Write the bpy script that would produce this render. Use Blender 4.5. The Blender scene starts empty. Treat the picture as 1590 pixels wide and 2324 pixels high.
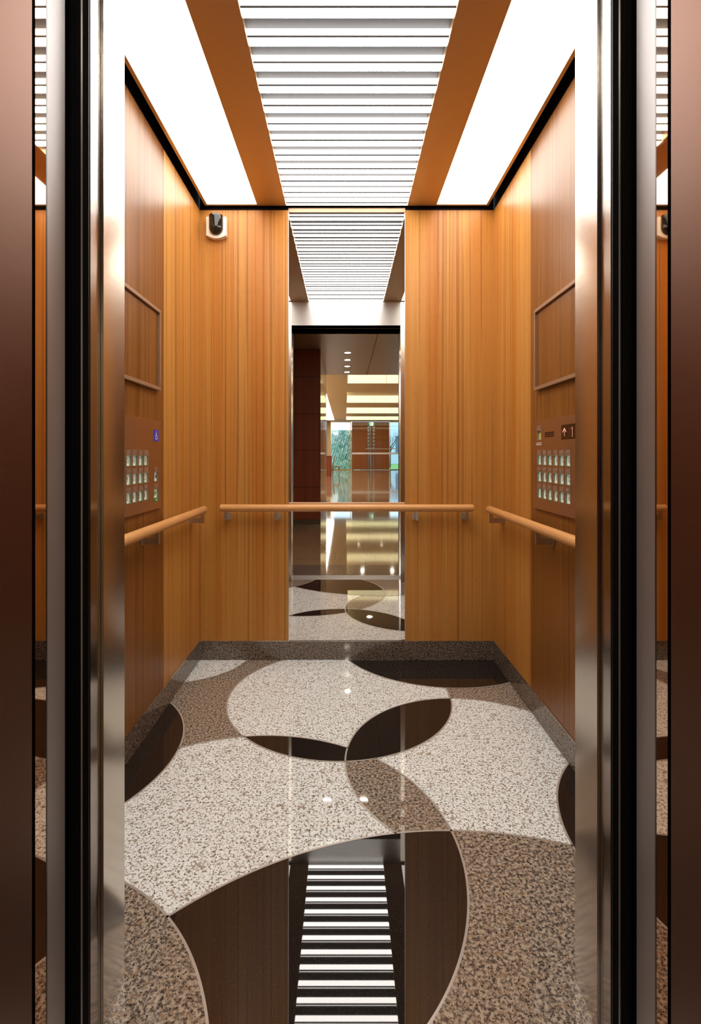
import bpy, bmesh, math, random
from mathutils import Vector, Matrix
random.seed(4)
SC = bpy.context.scene
COL = SC.collection
PI = math.pi

# ------------------------------------------------------------------ dimensions (metres)
W2 = 0.75            # half width of the cab
L = 1.61             # front return (y=0) to back wall
H_CEIL = 2.310       # underside of the suspended ceiling
H_WOOD = 2.296       # top of the veneer
BB = 0.0967          # granite skirting height
YI = 0.025           # inner face of the front returns
YO = -0.063          # outer face of the front returns
OPEN = 0.448        # half width of the car entrance
DOOR_H = 2.113
JAMB = 0.480         # half width between landing jambs

# ------------------------------------------------------------------ material helpers
def mat(name):
    m = bpy.data.materials.new(name)
    m.use_nodes = True
    nt = m.node_tree
    return m, nt, nt.nodes['Principled BSDF']

def lin(c):
    return tuple(((v / 12.92) if v <= 0.04045 else ((v + 0.055) / 1.055) ** 2.4) for v in c)

def rgb(r, g, b):
    return (*lin((r / 255, g / 255, b / 255)), 1.0)

def simple(name, col, rough=0.5, metal=0.0, spec=0.5, coat=0.0):
    m, nt, p = mat(name)
    p.inputs['Base Color'].default_value = col
    p.inputs['Roughness'].default_value = rough
    p.inputs['Metallic'].default_value = metal
    p.inputs['Specular IOR Level'].default_value = spec
    p.inputs['Coat Weight'].default_value = coat
    # a faint, fine unevenness so that no surface is perfectly flat in tone
    n = nt.nodes.new('ShaderNodeTexNoise'); n.inputs['Scale'].default_value = 60; n.inputs['Detail'].default_value = 3
    tc = nt.nodes.new('ShaderNodeTexCoord')
    nt.links.new(tc.outputs['Object'], n.inputs['Vector'])
    mr = nt.nodes.new('ShaderNodeMapRange')
    mr.inputs['To Min'].default_value = rough * 0.93; mr.inputs['To Max'].default_value = min(1, rough * 1.07)
    nt.links.new(n.outputs['Fac'], mr.inputs['Value'])
    nt.links.new(mr.outputs['Result'], p.inputs['Roughness'])
    return m

def emis(name, col, strength, base=(0.9, 0.9, 0.9, 1)):
    m, nt, p = mat(name)
    p.inputs['Base Color'].default_value = base
    p.inputs['Emission Color'].default_value = col
    p.inputs['Emission Strength'].default_value = strength
    p.inputs['Roughness'].default_value = 0.4
    return m

def ramp(nt, stops, interp='LINEAR'):
    r = nt.nodes.new('ShaderNodeValToRGB')
    r.color_ramp.interpolation = interp
    e = r.color_ramp.elements
    while len(e) > 1: e.remove(e[-1])
    e[0].position = stops[0][0]; e[0].color = stops[0][1]
    for pos, c in stops[1:]:
        x = e.new(pos); x.color = c
    return r

def mixc(nt, a, b, fac, mode='MIX'):
    n = nt.nodes.new('ShaderNodeMix'); n.data_type = 'RGBA'; n.blend_type = mode
    for s, v in ((n.inputs['Factor'], fac), (n.inputs['A'], a), (n.inputs['B'], b)):
        if hasattr(v, 'links') or hasattr(v, 'is_output'): nt.links.new(v, s)
        else: s.default_value = v
    return n.outputs['Result']

def noise(nt, vec, scale, detail=2, rough=0.5, dist=0.0):
    n = nt.nodes.new('ShaderNodeTexNoise')
    n.inputs['Scale'].default_value = scale; n.inputs['Detail'].default_value = detail
    n.inputs['Roughness'].default_value = rough; n.inputs['Distortion'].default_value = dist
    nt.links.new(vec, n.inputs['Vector'])
    return n.outputs['Fac']

def math_(nt, op, a, b=None):
    n = nt.nodes.new('ShaderNodeMath'); n.operation = op
    for i, v in enumerate((a, b)):
        if v is None: continue
        if hasattr(v, 'is_output'): nt.links.new(v, n.inputs[i])
        else: n.inputs[i].default_value = v
    return n.outputs[0]

def wood(name, light, mid, dark, axis='Z', band=9.0, lines=42.0, rough=0.36, line_amt=0.55, offset=0.0, fine=0.5):
    """quarter-sawn veneer: grain runs up the wall, bands across it"""
    m, nt, p = mat(name)
    tc = nt.nodes.new('ShaderNodeTexCoord')
    sp = nt.nodes.new('ShaderNodeSeparateXYZ'); nt.links.new(tc.outputs['Object'], sp.inputs[0])
    a_, b_ = [k for k in 'XYZ' if k != axis]
    u = math_(nt, 'ADD', math_(nt, 'ADD', sp.outputs[a_], sp.outputs[b_]), offset)
    def vec(zs):
        c = nt.nodes.new('ShaderNodeCombineXYZ')
        nt.links.new(u, c.inputs['X'])
        nt.links.new(math_(nt, 'MULTIPLY', sp.outputs[axis], zs), c.inputs['Z'])
        return c.outputs[0]
    b1 = noise(nt, vec(0.012), band, 3, 0.6)
    b2 = noise(nt, vec(0.004), lines, 2, 0.7)
    b3 = noise(nt, vec(0.010), 210, 3, 0.6)
    fl = noise(nt, vec(0.055), 420, 2, 0.6)
    r1 = ramp(nt, [(0.30, mid), (0.5, light), (0.70, mid)])
    nt.links.new(b1, r1.inputs[0])
    r2 = ramp(nt, [(0.40, (1, 1, 1, 1)), (0.435, (0, 0, 0, 1)), (0.50, (0, 0, 0, 1)), (0.62, (0.0, 0.0, 0.0, 1)), (0.66, (0.7, 0.7, 0.7, 1))])
    nt.links.new(b2, r2.inputs[0])
    c = mixc(nt, r1.outputs[0], dark, math_(nt, 'MULTIPLY', r2.outputs[0], line_amt))
    r3 = ramp(nt, [(0.35, (0, 0, 0, 1)), (0.7, (1, 1, 1, 1))]); nt.links.new(b3, r3.inputs[0])
    c = mixc(nt, c, mid, math_(nt, 'MULTIPLY', r3.outputs[0], fine))
    r4 = ramp(nt, [(0.55, (0, 0, 0, 1)), (0.72, (1, 1, 1, 1))]); nt.links.new(fl, r4.inputs[0])
    c = mixc(nt, c, dark, math_(nt, 'MULTIPLY', r4.outputs[0], 0.30))
    nt.links.new(c, p.inputs['Base Color'])
    p.inputs['Roughness'].default_value = rough
    p.inputs['Specular IOR Level'].default_value = 0.30
    return m

def brushed(name, col, rough=0.3, grain='H', aniso=0.85, streak=0.12, metal=1.0):
    """hairline steel: 'H' lines run level, 'V' lines run up"""
    m, nt, p = mat(name)
    tc = nt.nodes.new('ShaderNodeTexCoord')
    mp = nt.nodes.new('ShaderNodeMapping'); nt.links.new(tc.outputs['Object'], mp.inputs[0])
    mp.inputs['Scale'].default_value = (14, 14, 900) if grain == 'H' else (900, 900, 6)
    f = noise(nt, mp.outputs[0], 1.0, 3, 0.6)
    r = ramp(nt, [(0.3, tuple(v * (1 - streak) for v in col[:3]) + (1,)), (0.7, col)])
    nt.links.new(f, r.inputs[0]); nt.links.new(r.outputs[0], p.inputs['Base Color'])
    mr = nt.nodes.new('ShaderNodeMapRange'); nt.links.new(f, mr.inputs['Value'])
    mr.inputs['To Min'].default_value = rough * 0.85; mr.inputs['To Max'].default_value = rough * 1.15
    nt.links.new(mr.outputs['Result'], p.inputs['Roughness'])
    p.inputs['Metallic'].default_value = metal
    p.inputs['Anisotropic'].default_value = aniso
    cv = nt.nodes.new('ShaderNodeCombineXYZ')
    if grain == 'H': cv.inputs['Z'].default_value = 1.0
    else: cv.inputs['Y'].default_value = 1.0; cv.inputs['X'].default_value = 1.0
    nt.links.new(cv.outputs[0], p.inputs['Tangent'])
    return m

def granite(name, base, stops, scale, rough=0.04, fleck=None, fleck_scale=220, fleck_at=0.66, second=None, warp=0.0, clump=0.0):
    m, nt, p = mat(name)
    tc = nt.nodes.new('ShaderNodeTexCoord')
    v = tc.outputs['Object']
    f = noise(nt, v, scale, 4, 0.62, warp)
    if clump:
        f = math_(nt, 'ADD', f, math_(nt, 'MULTIPLY', math_(nt, 'SUBTRACT', noise(nt, v, 32, 2, 0.5), 0.5), clump))
    r = ramp(nt, stops); nt.links.new(f, r.inputs[0])
    c = r.outputs[0]
    if second:
        col2, sc2, lo, hi = second
        mp = nt.nodes.new('ShaderNodeMapping'); nt.links.new(v, mp.inputs[0]); mp.inputs['Location'].default_value = (3.7, 9.1, 5.3)
        f2 = noise(nt, mp.outputs[0], sc2, 3, 0.6)
        r2 = ramp(nt, [(lo, (0, 0, 0, 1)), (hi, (1, 1, 1, 1))]); nt.links.new(f2, r2.inputs[0])
        c = mixc(nt, c, col2, r2.outputs[0])
    if fleck:
        mp = nt.nodes.new('ShaderNodeMapping'); nt.links.new(v, mp.inputs[0]); mp.inputs['Location'].default_value = (13.1, 2.3, 7.7)
        f3 = noise(nt, mp.outputs[0], fleck_scale, 3, 0.65)
        r3 = ramp(nt, [(fleck_at, (0, 0, 0, 1)), (fleck_at + 0.035, (1, 1, 1, 1))]); nt.links.new(f3, r3.inputs[0])
        c = mixc(nt, c, fleck, r3.outputs[0])
    nt.links.new(c, p.inputs['Base Color'])
    p.inputs['Roughness'].default_value = rough
    p.inputs['Specular IOR Level'].default_value = 0.72
    return m

# ------------------------------------------------------------------ materials
M = {}
M['wood'] = wood('honey_veneer', rgb(193, 140, 70), rgb(177, 109, 39), rgb(112, 58, 21))
M['wood_front'] = wood('brown_veneer', rgb(144, 94, 40), rgb(113, 65, 23), rgb(60, 32, 11), band=22, lines=80, line_amt=0.6, rough=0.33, fine=0.8)
for ax in 'XY':
    M['beech_' + ax] = wood('beech_rail_' + ax, rgb(214, 160, 102), rgb(198, 140, 82), rgb(158, 102, 54), axis=ax, band=9, lines=60, rough=0.34, line_amt=0.2, fine=0.4)
M['dark_wood'] = wood('rosewood_panel', rgb(164, 86, 54), rgb(132, 66, 40), rgb(80, 38, 24), band=8, lines=30, rough=0.3, line_amt=0.5)
M['door_wood'] = wood('russet_veneer', rgb(164, 94, 44), rgb(146, 80, 36), rgb(112, 58, 26), band=3, lines=8, rough=0.4, line_amt=0.3)
M['steel_h'] = brushed('hairline_steel_level', (0.60, 0.545, 0.48, 1), 0.15, 'H', 0.90)
M['steel_front'] = brushed('hairline_steel_front', (0.44, 0.425, 0.405, 1), 0.42, 'H', 0.6)
M['steel_v'] = brushed('hairline_steel_upright', (0.40, 0.36, 0.34, 1), 0.16, 'V', 0.95)
M['steel_v2'] = simple('grey_steel_edge', (0.34, 0.31, 0.30, 1), 0.42, 0.45)
M['bronze_mirror'] = simple('polished_bronze', (0.56, 0.40, 0.29, 1), 0.02, 1.0)
M['bronze'] = brushed('hairline_bronze', (0.135, 0.056, 0.027, 1), 0.45, 'H', 0.3, 0.2, 0.9)
M['ceil_bronze'] = simple('bronze_lacquer', (0.55, 0.40, 0.235, 1), 0.36, 0.85)
M['panel_bronze'] = brushed('bronze_plate', (0.52, 0.385, 0.275, 1), 0.36, 'H', 0.7, 0.08)
M['frame_bronze'] = simple('bronze_edge', (0.34, 0.205, 0.12, 1), 0.45, 0.4)
M['black'] = simple('matt_black', (0.006, 0.005, 0.005, 1), 0.55, spec=0.15)
M['black_gloss'] = simple('gloss_black', (0.012, 0.010, 0.009, 1), 0.08)
M['rubber'] = simple('door_seal', (0.02, 0.018, 0.016, 1), 0.3)
M['chrome'] = simple('bright_steel', (0.75, 0.73, 0.70, 1), 0.16, 1.0)
M['satin'] = simple('satin_steel', (0.62, 0.59, 0.55, 1), 0.30, 1.0)
M['alu'] = simple('aluminium', (0.60, 0.57, 0.55, 1), 0.45, 0.6)
M['white_plastic'] = simple('ivory_plastic', rgb(226, 218, 204), 0.4)
M['strip'] = simple('zinc_strip', rgb(182, 172, 162), 0.3, 0.2)
M['g_white'] = granite('white_granite', None,
    [(0.0, rgb(118, 112, 104)), (0.36, rgb(146, 136, 124)), (0.425, rgb(182, 174, 161)), (0.465, rgb(243, 248, 245)), (0.60, rgb(250, 253, 251)), (1.0, rgb(234, 238, 234))],
    126, 0.03, fleck=rgb(36, 35, 33), fleck_scale=190, fleck_at=0.578, second=(rgb(172, 158, 140), 58, 0.60, 0.67), clump=0.16)
M['g_brown'] = granite('brown_granite', None,
    [(0.0, rgb(48, 45, 44)), (0.38, rgb(74, 68, 64)), (0.45, rgb(122, 110, 99)), (0.53, rgb(166, 152, 136)), (0.60, rgb(188, 173, 154)), (1.0, rgb(164, 140, 116))],
    120, 0.035, fleck=rgb(42, 40, 40), fleck_scale=170, fleck_at=0.575, second=(rgb(150, 124, 100), 70, 0.575, 0.64))
M['g_dark'] = granite('skirting_granite', None,
    [(0.0, rgb(40, 36, 34)), (0.40, rgb(62, 55, 50)), (0.48, rgb(104, 92, 82)), (0.58, rgb(142, 126, 112)), (1.0, rgb(144, 120, 100))],
    130, 0.05, fleck=rgb(36, 33, 32), fleck_scale=180, fleck_at=0.575, second=(rgb(128, 102, 82), 85, 0.58, 0.65))
M['g_black'] = granite('black_granite', None,
    [(0.0, rgb(18, 15, 14)), (0.46, rgb(30, 26, 24)), (0.60, rgb(42, 37, 34)), (0.70, rgb(58, 51, 46))], 520, 0.012)
M['lamp'] = emis('opal_panel', (1.0, 0.965, 0.88, 1), 5.2)
M['bar'] = emis('acrylic_bar', (1.0, 0.97, 0.94, 1), 15.0)
M['bar_side'] = emis('acrylic_bar_side', (1.0, 0.97, 0.94, 1), 6.5)
M['recess'] = simple('recess_plate', (0.045, 0.042, 0.041, 1), 0.6)
M['bar_lip'] = simple('bar_lip', (0.10, 0.094, 0.09, 1), 0.6)
M['lit_white'] = emis('lit_button_face', (0.92, 1.0, 0.86, 1), 0.10, base=rgb(226, 226, 206))
M['lit_yellow'] = simple('yellow_button_face', rgb(206, 180, 96), 0.4)
M['acrylic'] = simple('button_bezel', rgb(120, 140, 122), 0.2)
M['ink'] = simple('black_ink', (0.02, 0.02, 0.02, 1), 0.6)
M['white_ink'] = simple('white_ink', rgb(235, 232, 226), 0.5)
M['braille'] = simple('braille_plate', (0.36, 0.25, 0.18, 1), 0.4, 0.6)
M['blue'] = simple('blue_sign', rgb(24, 54, 196), 0.35)
M['green'] = simple('green_sign', rgb(40, 128, 52), 0.4)
M['screen'] = simple('smoked_screen', rgb(36, 16, 11), 0.15)
M['led'] = emis('red_led', (1.0, 0.10, 0.025, 1), 0.75)
M['led_off'] = simple('unlit_led', rgb(70, 42, 32), 0.5)

# lobby
def tile_stone():
    m, nt, p = mat('beige_stone')
    tc = nt.nodes.new('ShaderNodeTexCoord')
    f = noise(nt, tc.outputs['Object'], 70, 4, 0.65)
    r = ramp(nt, [(0.3, rgb(118, 94, 66)), (0.5, rgb(158, 130, 96)), (0.7, rgb(172, 144, 110))]); nt.links.new(f, r.inputs[0])
    sp = nt.nodes.new('ShaderNodeSeparateXYZ'); nt.links.new(tc.outputs['Object'], sp.inputs[0])
    def joint(s, period, off):
        a = math_(nt, 'MODULO', math_(nt, 'ADD', s, off), period)
        return math_(nt, 'LESS_THAN', a, 0.006)
    j = math_(nt, 'MAXIMUM', joint(sp.outputs['X'], 1.2, 60.0 - 0.19), joint(sp.outputs['Y'], 0.9, 90.0))
    c = mixc(nt, r.outputs[0], rgb(64, 50, 38), j)
    nt.links.new(c, p.inputs['Base Color'])
    p.inputs['Roughness'].default_value = 0.05
    p.inputs['Specular IOR Level'].default_value = 0.9
    bp = nt.nodes.new('ShaderNodeBump'); bp.inputs['Strength'].default_value = 0.02; bp.inputs['Distance'].default_value = 0.02
    nt.links.new(noise(nt, tc.outputs['Object'], 1.6, 1), bp.inputs['Height'])
    nt.links.new(bp.outputs[0], p.inputs['Normal'])
    return m
M['stone'] = tile_stone()
M['hall_ceiling'] = simple('bronze_ceiling_plate', rgb(178, 152, 134), 0.38, 0.25)
M['lobby_paint'] = simple('beige_plaster', rgb(206, 184, 152), 0.7)
M['onyx'] = emis('lit_onyx', (1.0, 0.93, 0.55, 1), 1.3, base=rgb(230, 220, 180))
M['onyx_joint'] = simple('onyx_joint', rgb(190, 170, 110), 0.5)
M['slot'] = emis('lit_slot', (1.0, 0.97, 0.90, 1), 14.0)
M['downlight'] = emis('downlight_glow', (1.0, 0.93, 0.80, 1), 130.0)
M['side_stone'] = simple('polished_panel', (0.42, 0.33, 0.28, 1), 0.06, 0.75)
M['grey_metal'] = simple('grey_kick_plate', rgb(128, 112, 96), 0.3, 0.6)
M['gold'] = simple('brass', (0.70, 0.50, 0.22, 1), 0.25, 1.0)
M['leather'] = simple('tan_leather', rgb(150, 112, 66), 0.5)
M['exit_green'] = emis('exit_green', (0.05, 0.75, 0.42, 1), 1.3)
M['exit_white'] = emis('exit_white', (0.85, 1.0, 0.92, 1), 1.8)
M['film'] = simple('frosted_film', rgb(214, 214, 222), 0.5)
M['etched'] = simple('etched_steel', (0.52, 0.52, 0.50, 1), 0.28, 0.9)
M['etched_dark'] = simple('etched_steel_dark', (0.20, 0.20, 0.18, 1), 0.35, 0.8)
M['lawn'] = simple('lawn_green', rgb(112, 156, 74), 0.9)
M['bark'] = simple('bark', rgb(96, 88, 84), 0.9)
M['far_wall'] = simple('blue_grey_render', rgb(196, 208, 226), 0.8)
M['far_glass'] = simple('far_window', rgb(84, 104, 132), 0.2)

def leaf_mat():
    m, nt, p = mat('moss_leaves')
    tc = nt.nodes.new('ShaderNodeTexCoord')
    f = noise(nt, tc.outputs['Object'], 3.2, 4, 0.65, 1.2)
    r = ramp(nt, [(0.30, rgb(70, 140, 124)), (0.42, rgb(130, 188, 172)), (0.52, rgb(190, 226, 218)), (0.62, rgb(240, 250, 248))]); nt.links.new(f, r.inputs[0])
    nt.links.new(r.outputs[0], p.inputs['Base Color']); p.inputs['Roughness'].default_value = 0.6
    return m
M['leaf'] = leaf_mat()

def mirror_mat():
    m, nt, p = mat('silvered_glass')
    p.inputs['Base Color'].default_value = (0.80, 0.78, 0.76, 1)
    p.inputs['Metallic'].default_value = 1.0
    p.inputs['Roughness'].default_value = 0.0
    return m
M['mirror'] = mirror_mat()

def pane_mat():
    m = bpy.data.materials.new('clear_pane'); m.use_nodes = True
    nt = m.node_tree; nt.nodes.clear()
    out = nt.nodes.new('ShaderNodeOutputMaterial')
    t = nt.nodes.new('ShaderNodeBsdfTransparent'); t.inputs[0].default_value = (0.93, 0.97, 0.96, 1)
    g = nt.nodes.new('ShaderNodeBsdfGlossy'); g.inputs['Roughness'].default_value = 0.0
    fr = nt.nodes.new('ShaderNodeFresnel'); fr.inputs[0].default_value = 1.45
    mx = nt.nodes.new('ShaderNodeMixShader')
    nt.links.new(fr.outputs[0], mx.inputs[0]); nt.links.new(t.outputs[0], mx.inputs[1]); nt.links.new(g.outputs[0], mx.inputs[2])
    nt.links.new(mx.outputs[0], out.inputs[0])
    return m
M['pane'] = pane_mat()

# ------------------------------------------------------------------ geometry helpers
def box(bm, x0, x1, y0, y1, z0, z1, mi=0, bev=0.0):
    vs = [bm.verts.new((x, y, z)) for x in (x0, x1) for y in (y0, y1) for z in (z0, z1)]
    idx = [(0, 1, 3, 2), (4, 6, 7, 5), (0, 4, 5, 1), (2, 3, 7, 6), (0, 2, 6, 4), (1, 5, 7, 3)]
    fs = [bm.faces.new([vs[i] for i in q]) for q in idx]
    for f in fs: f.material_index = mi
    if bev:
        es = list({e for f in fs for e in f.edges})
        r = bmesh.ops.bevel(bm, geom=es, offset=bev, segments=2, affect='EDGES', profile=0.6)
        for f in r['faces']: f.material_index = mi
    return fs

def new_obj(name, bm, mats, parent=None, smooth=False):
    bmesh.ops.recalc_face_normals(bm, faces=bm.faces)
    me = bpy.data.meshes.new(name)
    bm.to_mesh(me); bm.free()
    if not isinstance(mats, (list, tuple)): mats = [mats]
    for m in mats: me.materials.append(m)
    if smooth:
        for p in me.polygons: p.use_smooth = True
    o = bpy.data.objects.new(name, me)
    COL.objects.link(o)
    if parent is not None:
        o.parent = parent
        o.matrix_parent_inverse = Matrix.Translation(-parent.location)
    return o

def box_obj(name, dims, m, parent=None, bev=0.0):
    bm = bmesh.new(); box(bm, *dims, bev=bev)
    return new_obj(name, bm, m, parent)

def empty(name, loc, label, cat, group=None, kind=None):
    o = bpy.data.objects.new(name, None); COL.objects.link(o)
    o.location = loc; o.empty_display_size = 0.05
    return tag(o, label, cat, group, kind)

def tag(o, label, cat, group=None, kind=None):
    o['label'] = label; o['category'] = cat
    if group: o['group'] = group
    if kind: o['kind'] = kind
    return o

def struct(o, label, cat):
    return tag(o, label, cat, None, 'structure')

def cyl(bm, c0, c1, r, n=24, mi=0, r1=None):
    c0, c1 = Vector(c0), Vector(c1); d = (c1 - c0)
    q = d.normalized().to_track_quat('Z', 'Y')
    r1 = r if r1 is None else r1
    a = [bm.verts.new(c0 + q @ Vector((r * math.cos(2 * PI * i / n), r * math.sin(2 * PI * i / n), 0))) for i in range(n)]
    b = [bm.verts.new(c1 + q @ Vector((r1 * math.cos(2 * PI * i / n), r1 * math.sin(2 * PI * i / n), 0))) for i in range(n)]
    fs = [bm.faces.new((a[i], a[(i + 1) % n], b[(i + 1) % n], b[i])) for i in range(n)]
    for f in fs: f.smooth = True
    fs += [bm.faces.new(a[::-1]), bm.faces.new(b)]
    for f in fs: f.material_index = mi

def rod(bm, c0, c1, r, n=28, edge=0.006):
    """round bar with eased ends"""
    c0, c1 = Vector(c0), Vector(c1); d = (c1 - c0).normalized(); q = d.to_track_quat('Z', 'Y')
    Ln = (c1 - c0).length
    prof = [(0, r - edge)] + [(edge * (1 - math.cos(t)), r - edge + edge * math.sin(t)) for t in (PI / 8, PI / 4, 3 * PI / 8, PI / 2)]
    prof = prof + [(Ln - a, b) for a, b in prof[::-1]]
    rings = [[bm.verts.new(c0 + q @ Vector((b * math.cos(2 * PI * i / n), b * math.sin(2 * PI * i / n), a))) for i in range(n)] for a, b in prof]
    for k in range(len(rings) - 1):
        for i in range(n):
            f = bm.faces.new((rings[k][i], rings[k][(i + 1) % n], rings[k + 1][(i + 1) % n], rings[k + 1][i])); f.smooth = True
    bm.faces.new(rings[0][::-1]); bm.faces.new(rings[-1])

def poly(bm, pts, z, mi=0):
    if len(pts) < 3: return
    f = bm.faces.new([bm.verts.new((x, y, z)) for x, y in pts]); f.material_index = mi
    if f.normal.z < 0: f.normal_flip()

# ------------------------------------------------------------------ floor: granite inlay cut by circles
CIR = dict(
    A=(-0.0329, 1.2263, 0.4780), B=(0.4452, 0.7456, 0.4536), C=(0.2720, -0.5855, 1.0149), D=(-0.2790, 0.3332, 0.5731),
    E=(-0.7975, -0.2597, 0.5738), F=(-1.1191, 0.8015, 0.5185), G=(-0.8411, 1.6846, 0.3418), H=(-0.2975, 0.3009, 0.6081),
    I=(0.5033, 1.8422, 0.5471), J=(1.1391, 0.3653, 0.5400))
ROOM = [(-W2, YI), (-OPEN, YI), (-OPEN, YO), (OPEN, YO), (OPEN, YI), (W2, YI), (W2, L), (-W2, L)]
def circ(k, n=220):
    x, y, r = CIR[k]
    return [(x + r * math.cos(2 * PI * i / n), y + r * math.sin(2 * PI * i / n)) for i in range(n)]
def clip(sub, conv):
    """convex clip of polygon sub by convex ccw polygon conv"""
    out = sub
    for i in range(len(conv)):
        ax, ay = conv[i]; bx, by = conv[(i + 1) % len(conv)]
        def side(p): return (bx - ax) * (p[1] - ay) - (by - ay) * (p[0] - ax)
        res = []
        for j in range(len(out)):
            p, q = out[j], out[(j + 1) % len(out)]
            sp, sq = side(p), side(q)
            if sp >= 0: res.append(p)
            if (sp >= 0) != (sq >= 0):
                t = sp / (sp - sq); res.append((p[0] + t * (q[0] - p[0]), p[1] + t * (q[1] - p[1])))
        out = res
        if not out: return []
    return out
BACK = [(-W2, YI), (W2, YI), (W2, L), (-W2, L)]
DOORWAY = [(-OPEN, YO), (OPEN, YO), (OPEN, YI), (-OPEN, YI)]
bm = bmesh.new()
WH, BR, BK, ST = 0, 1, 2, 3
layer = [('', BR), ('G', WH), ('H', WH), ('B', WH), ('BD', BR), ('A', WH), ('AH', BK), ('AB', BK), ('I', BK), ('C', BR), ('CD', BK), ('E', BR), ('F', BK), ('J', BK)]
for i, (ks, mi) in enumerate(layer):
    for area in (BACK, DOORWAY):
        p = area
        for k in ks: p = clip(p, circ(k))
        if p: poly(bm, p, i * 0.00008, mi)
inside = lambda k, x, y: math.hypot(x - CIR[k][0], y - CIR[k][1]) < CIR[k][2] - 0.004
valid = dict(
    A=lambda x, y: not inside('I', x, y),
    B=lambda x, y: not inside('C', x, y) and not inside('I', x, y),
    C=lambda x, y: not inside('E', x, y) and not inside('J', x, y),
    D=lambda x, y: not inside('A', x, y) and not inside('E', x, y) and (inside('B', x, y) or inside('C', x, y) or y < 0.52),
    E=lambda x, y: True, F=lambda x, y: True, G=lambda x, y: True,
    H=lambda x, y: not inside('F', x, y) and not inside('B', x, y) and x < 0.02 and y > 0.55,
    I=lambda x, y: True, J=lambda x, y: True)
for k, (cx, cy, r) in CIR.items():
    n = 720; w = 0.0056
    for i in range(n):
        a0, a1 = 2 * PI * i / n, 2 * PI * (i + 1) / n
        am = (a0 + a1) / 2
        x, y = cx + r * math.cos(am), cy + r * math.sin(am)
        ok = (abs(x) < W2 and YI < y < L) or (abs(x) < OPEN and YO < y <= YI)
        if not ok or not valid[k](x, y): continue
        q = [(cx + rr * math.cos(a), cy + rr * math.sin(a)) for rr, a in ((r - w / 2, a0), (r + w / 2, a0), (r + w / 2, a1), (r - w / 2, a1))]
        poly(bm, q, len(layer) * 0.00008, ST)
# slab body under the inlay
box(bm, -W2, W2, YI, L, -0.03, -0.0005, BR)
box(bm, -OPEN, OPEN, YO, YI, -0.03, -0.0005, BR)
fl = new_obj('floor', bm, [M['g_white'], M['g_brown'], M['g_black'], M['strip']])
struct(fl, 'polished granite lift floor with white brown and black curved inlay', 'floor')

# ------------------------------------------------------------------ cab walls
def wall_side(name, s, label):
    seam = 1.092
    x0, x1 = (W2, W2 + 0.03) if s > 0 else (-W2 - 0.03, -W2)
    o = box_obj(name, (x0, x1, seam + 0.001, L + 0.03, 0.0, H_WOOD), M['wood'])
    struct(o, label, 'wall')
    box_obj('front_panel', (x0, x1, YI, seam - 0.001, 0.0, H_WOOD), M['wood_front'], o)['label'] = 'darker brown veneer front panel'
    xs = (W2 + 0.006, W2 + 0.03) if s > 0 else (-W2 - 0.03, -W2 - 0.006)
    box_obj('seam', (xs[0], xs[1], seam - 0.002, seam + 0.002, 0.0, H_WOOD), M['black'], o)
    return o
wall_side('wall_left', -1, 'honey wood wall on the side with the wheelchair-sign panel')
wall_side('wall_right', 1, 'honey wood wall on the side with the lit number display')
MX = 0.2957
bm = bmesh.new()
box(bm, -W2, -MX - 0.003, L, L + 0.03, 0.0, H_WOOD)
box(bm, MX + 0.003, W2, L, L + 0.03, 0.0, H_WOOD)
box(bm, -W2, W2, L + 0.016, L + 0.03, 0.0, H_WOOD)
wb = new_obj('wall_back', bm, M['wood'])
struct(wb, 'honey wood back wall on both sides of the tall mirror', 'wall')

# black shadow gap above the veneer
for nm, d, lb in (('trim_1', (-W2 - 0.03, -W2 - 0.004, YI, L + 0.03, H_WOOD + 0.001, 2.45), 'black shadow gap above the wall with the wheelchair-sign panel'),
                  ('trim_2', (W2 + 0.004, W2 + 0.03, YI, L + 0.03, H_WOOD + 0.001, 2.45), 'black shadow gap above the wall with the number display'),
                  ('trim_3', (-W2, W2, L + 0.004, L + 0.03, H_WOOD + 0.001, 2.45), 'black shadow gap above the back wall and mirror')):
    struct(box_obj(nm, d, M['black']), lb, 'trim')

# granite skirting with a bright top edge
def skirting(name, dims, edge, label):
    o = box_obj(name, dims, M['g_dark']); struct(o, label, 'skirting')
    box_obj('top_edge', edge, M['chrome'], o)
T = 0.0025
skirting('baseboard_left', (-W2 + 0.0005, -W2 + T, YI, L - 0.0005, 0.0015, BB), (-W2 + 0.0005, -W2 + T, YI, L - T, BB, BB + 0.002), 'speckled granite skirting along the wheelchair-sign panel wall')
skirting('baseboard_right', (W2 - T, W2 - 0.0005, YI, L - 0.0005, 0.0015, BB), (W2 - T, W2 - 0.0005, YI, L - T, BB, BB + 0.002), 'speckled granite skirting along the number display wall')
skirting('baseboard_back', (-W2 + T, W2 - T, L - T, L - 0.0005, 0.0015, BB), (-W2 + T, W2 - T, L - T, L - 0.0005, BB, BB + 0.002), 'speckled granite skirting along the back wall below the mirror')

# front returns, transom
for s, nm, lb in ((-1, 'wall_front_left', 'hairline steel entrance column beside the wheelchair-sign panel'), (1, 'wall_front_right', 'hairline steel entrance column beside the number display panel')):
    xa, xb = sorted((s * OPEN, s * (W2 + 0.03)))
    o = box_obj(nm, (xa, xb, YO, YI, 0.0, 2.45), [M['steel_h']])
    struct(o, lb, 'column')
struct(box_obj('wall_front', (-OPEN, OPEN, YO, YI, DOOR_H, 2.45), M['steel_front']), 'pale hairline steel transom above the lift entrance seen in the mirror', 'transom')

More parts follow.
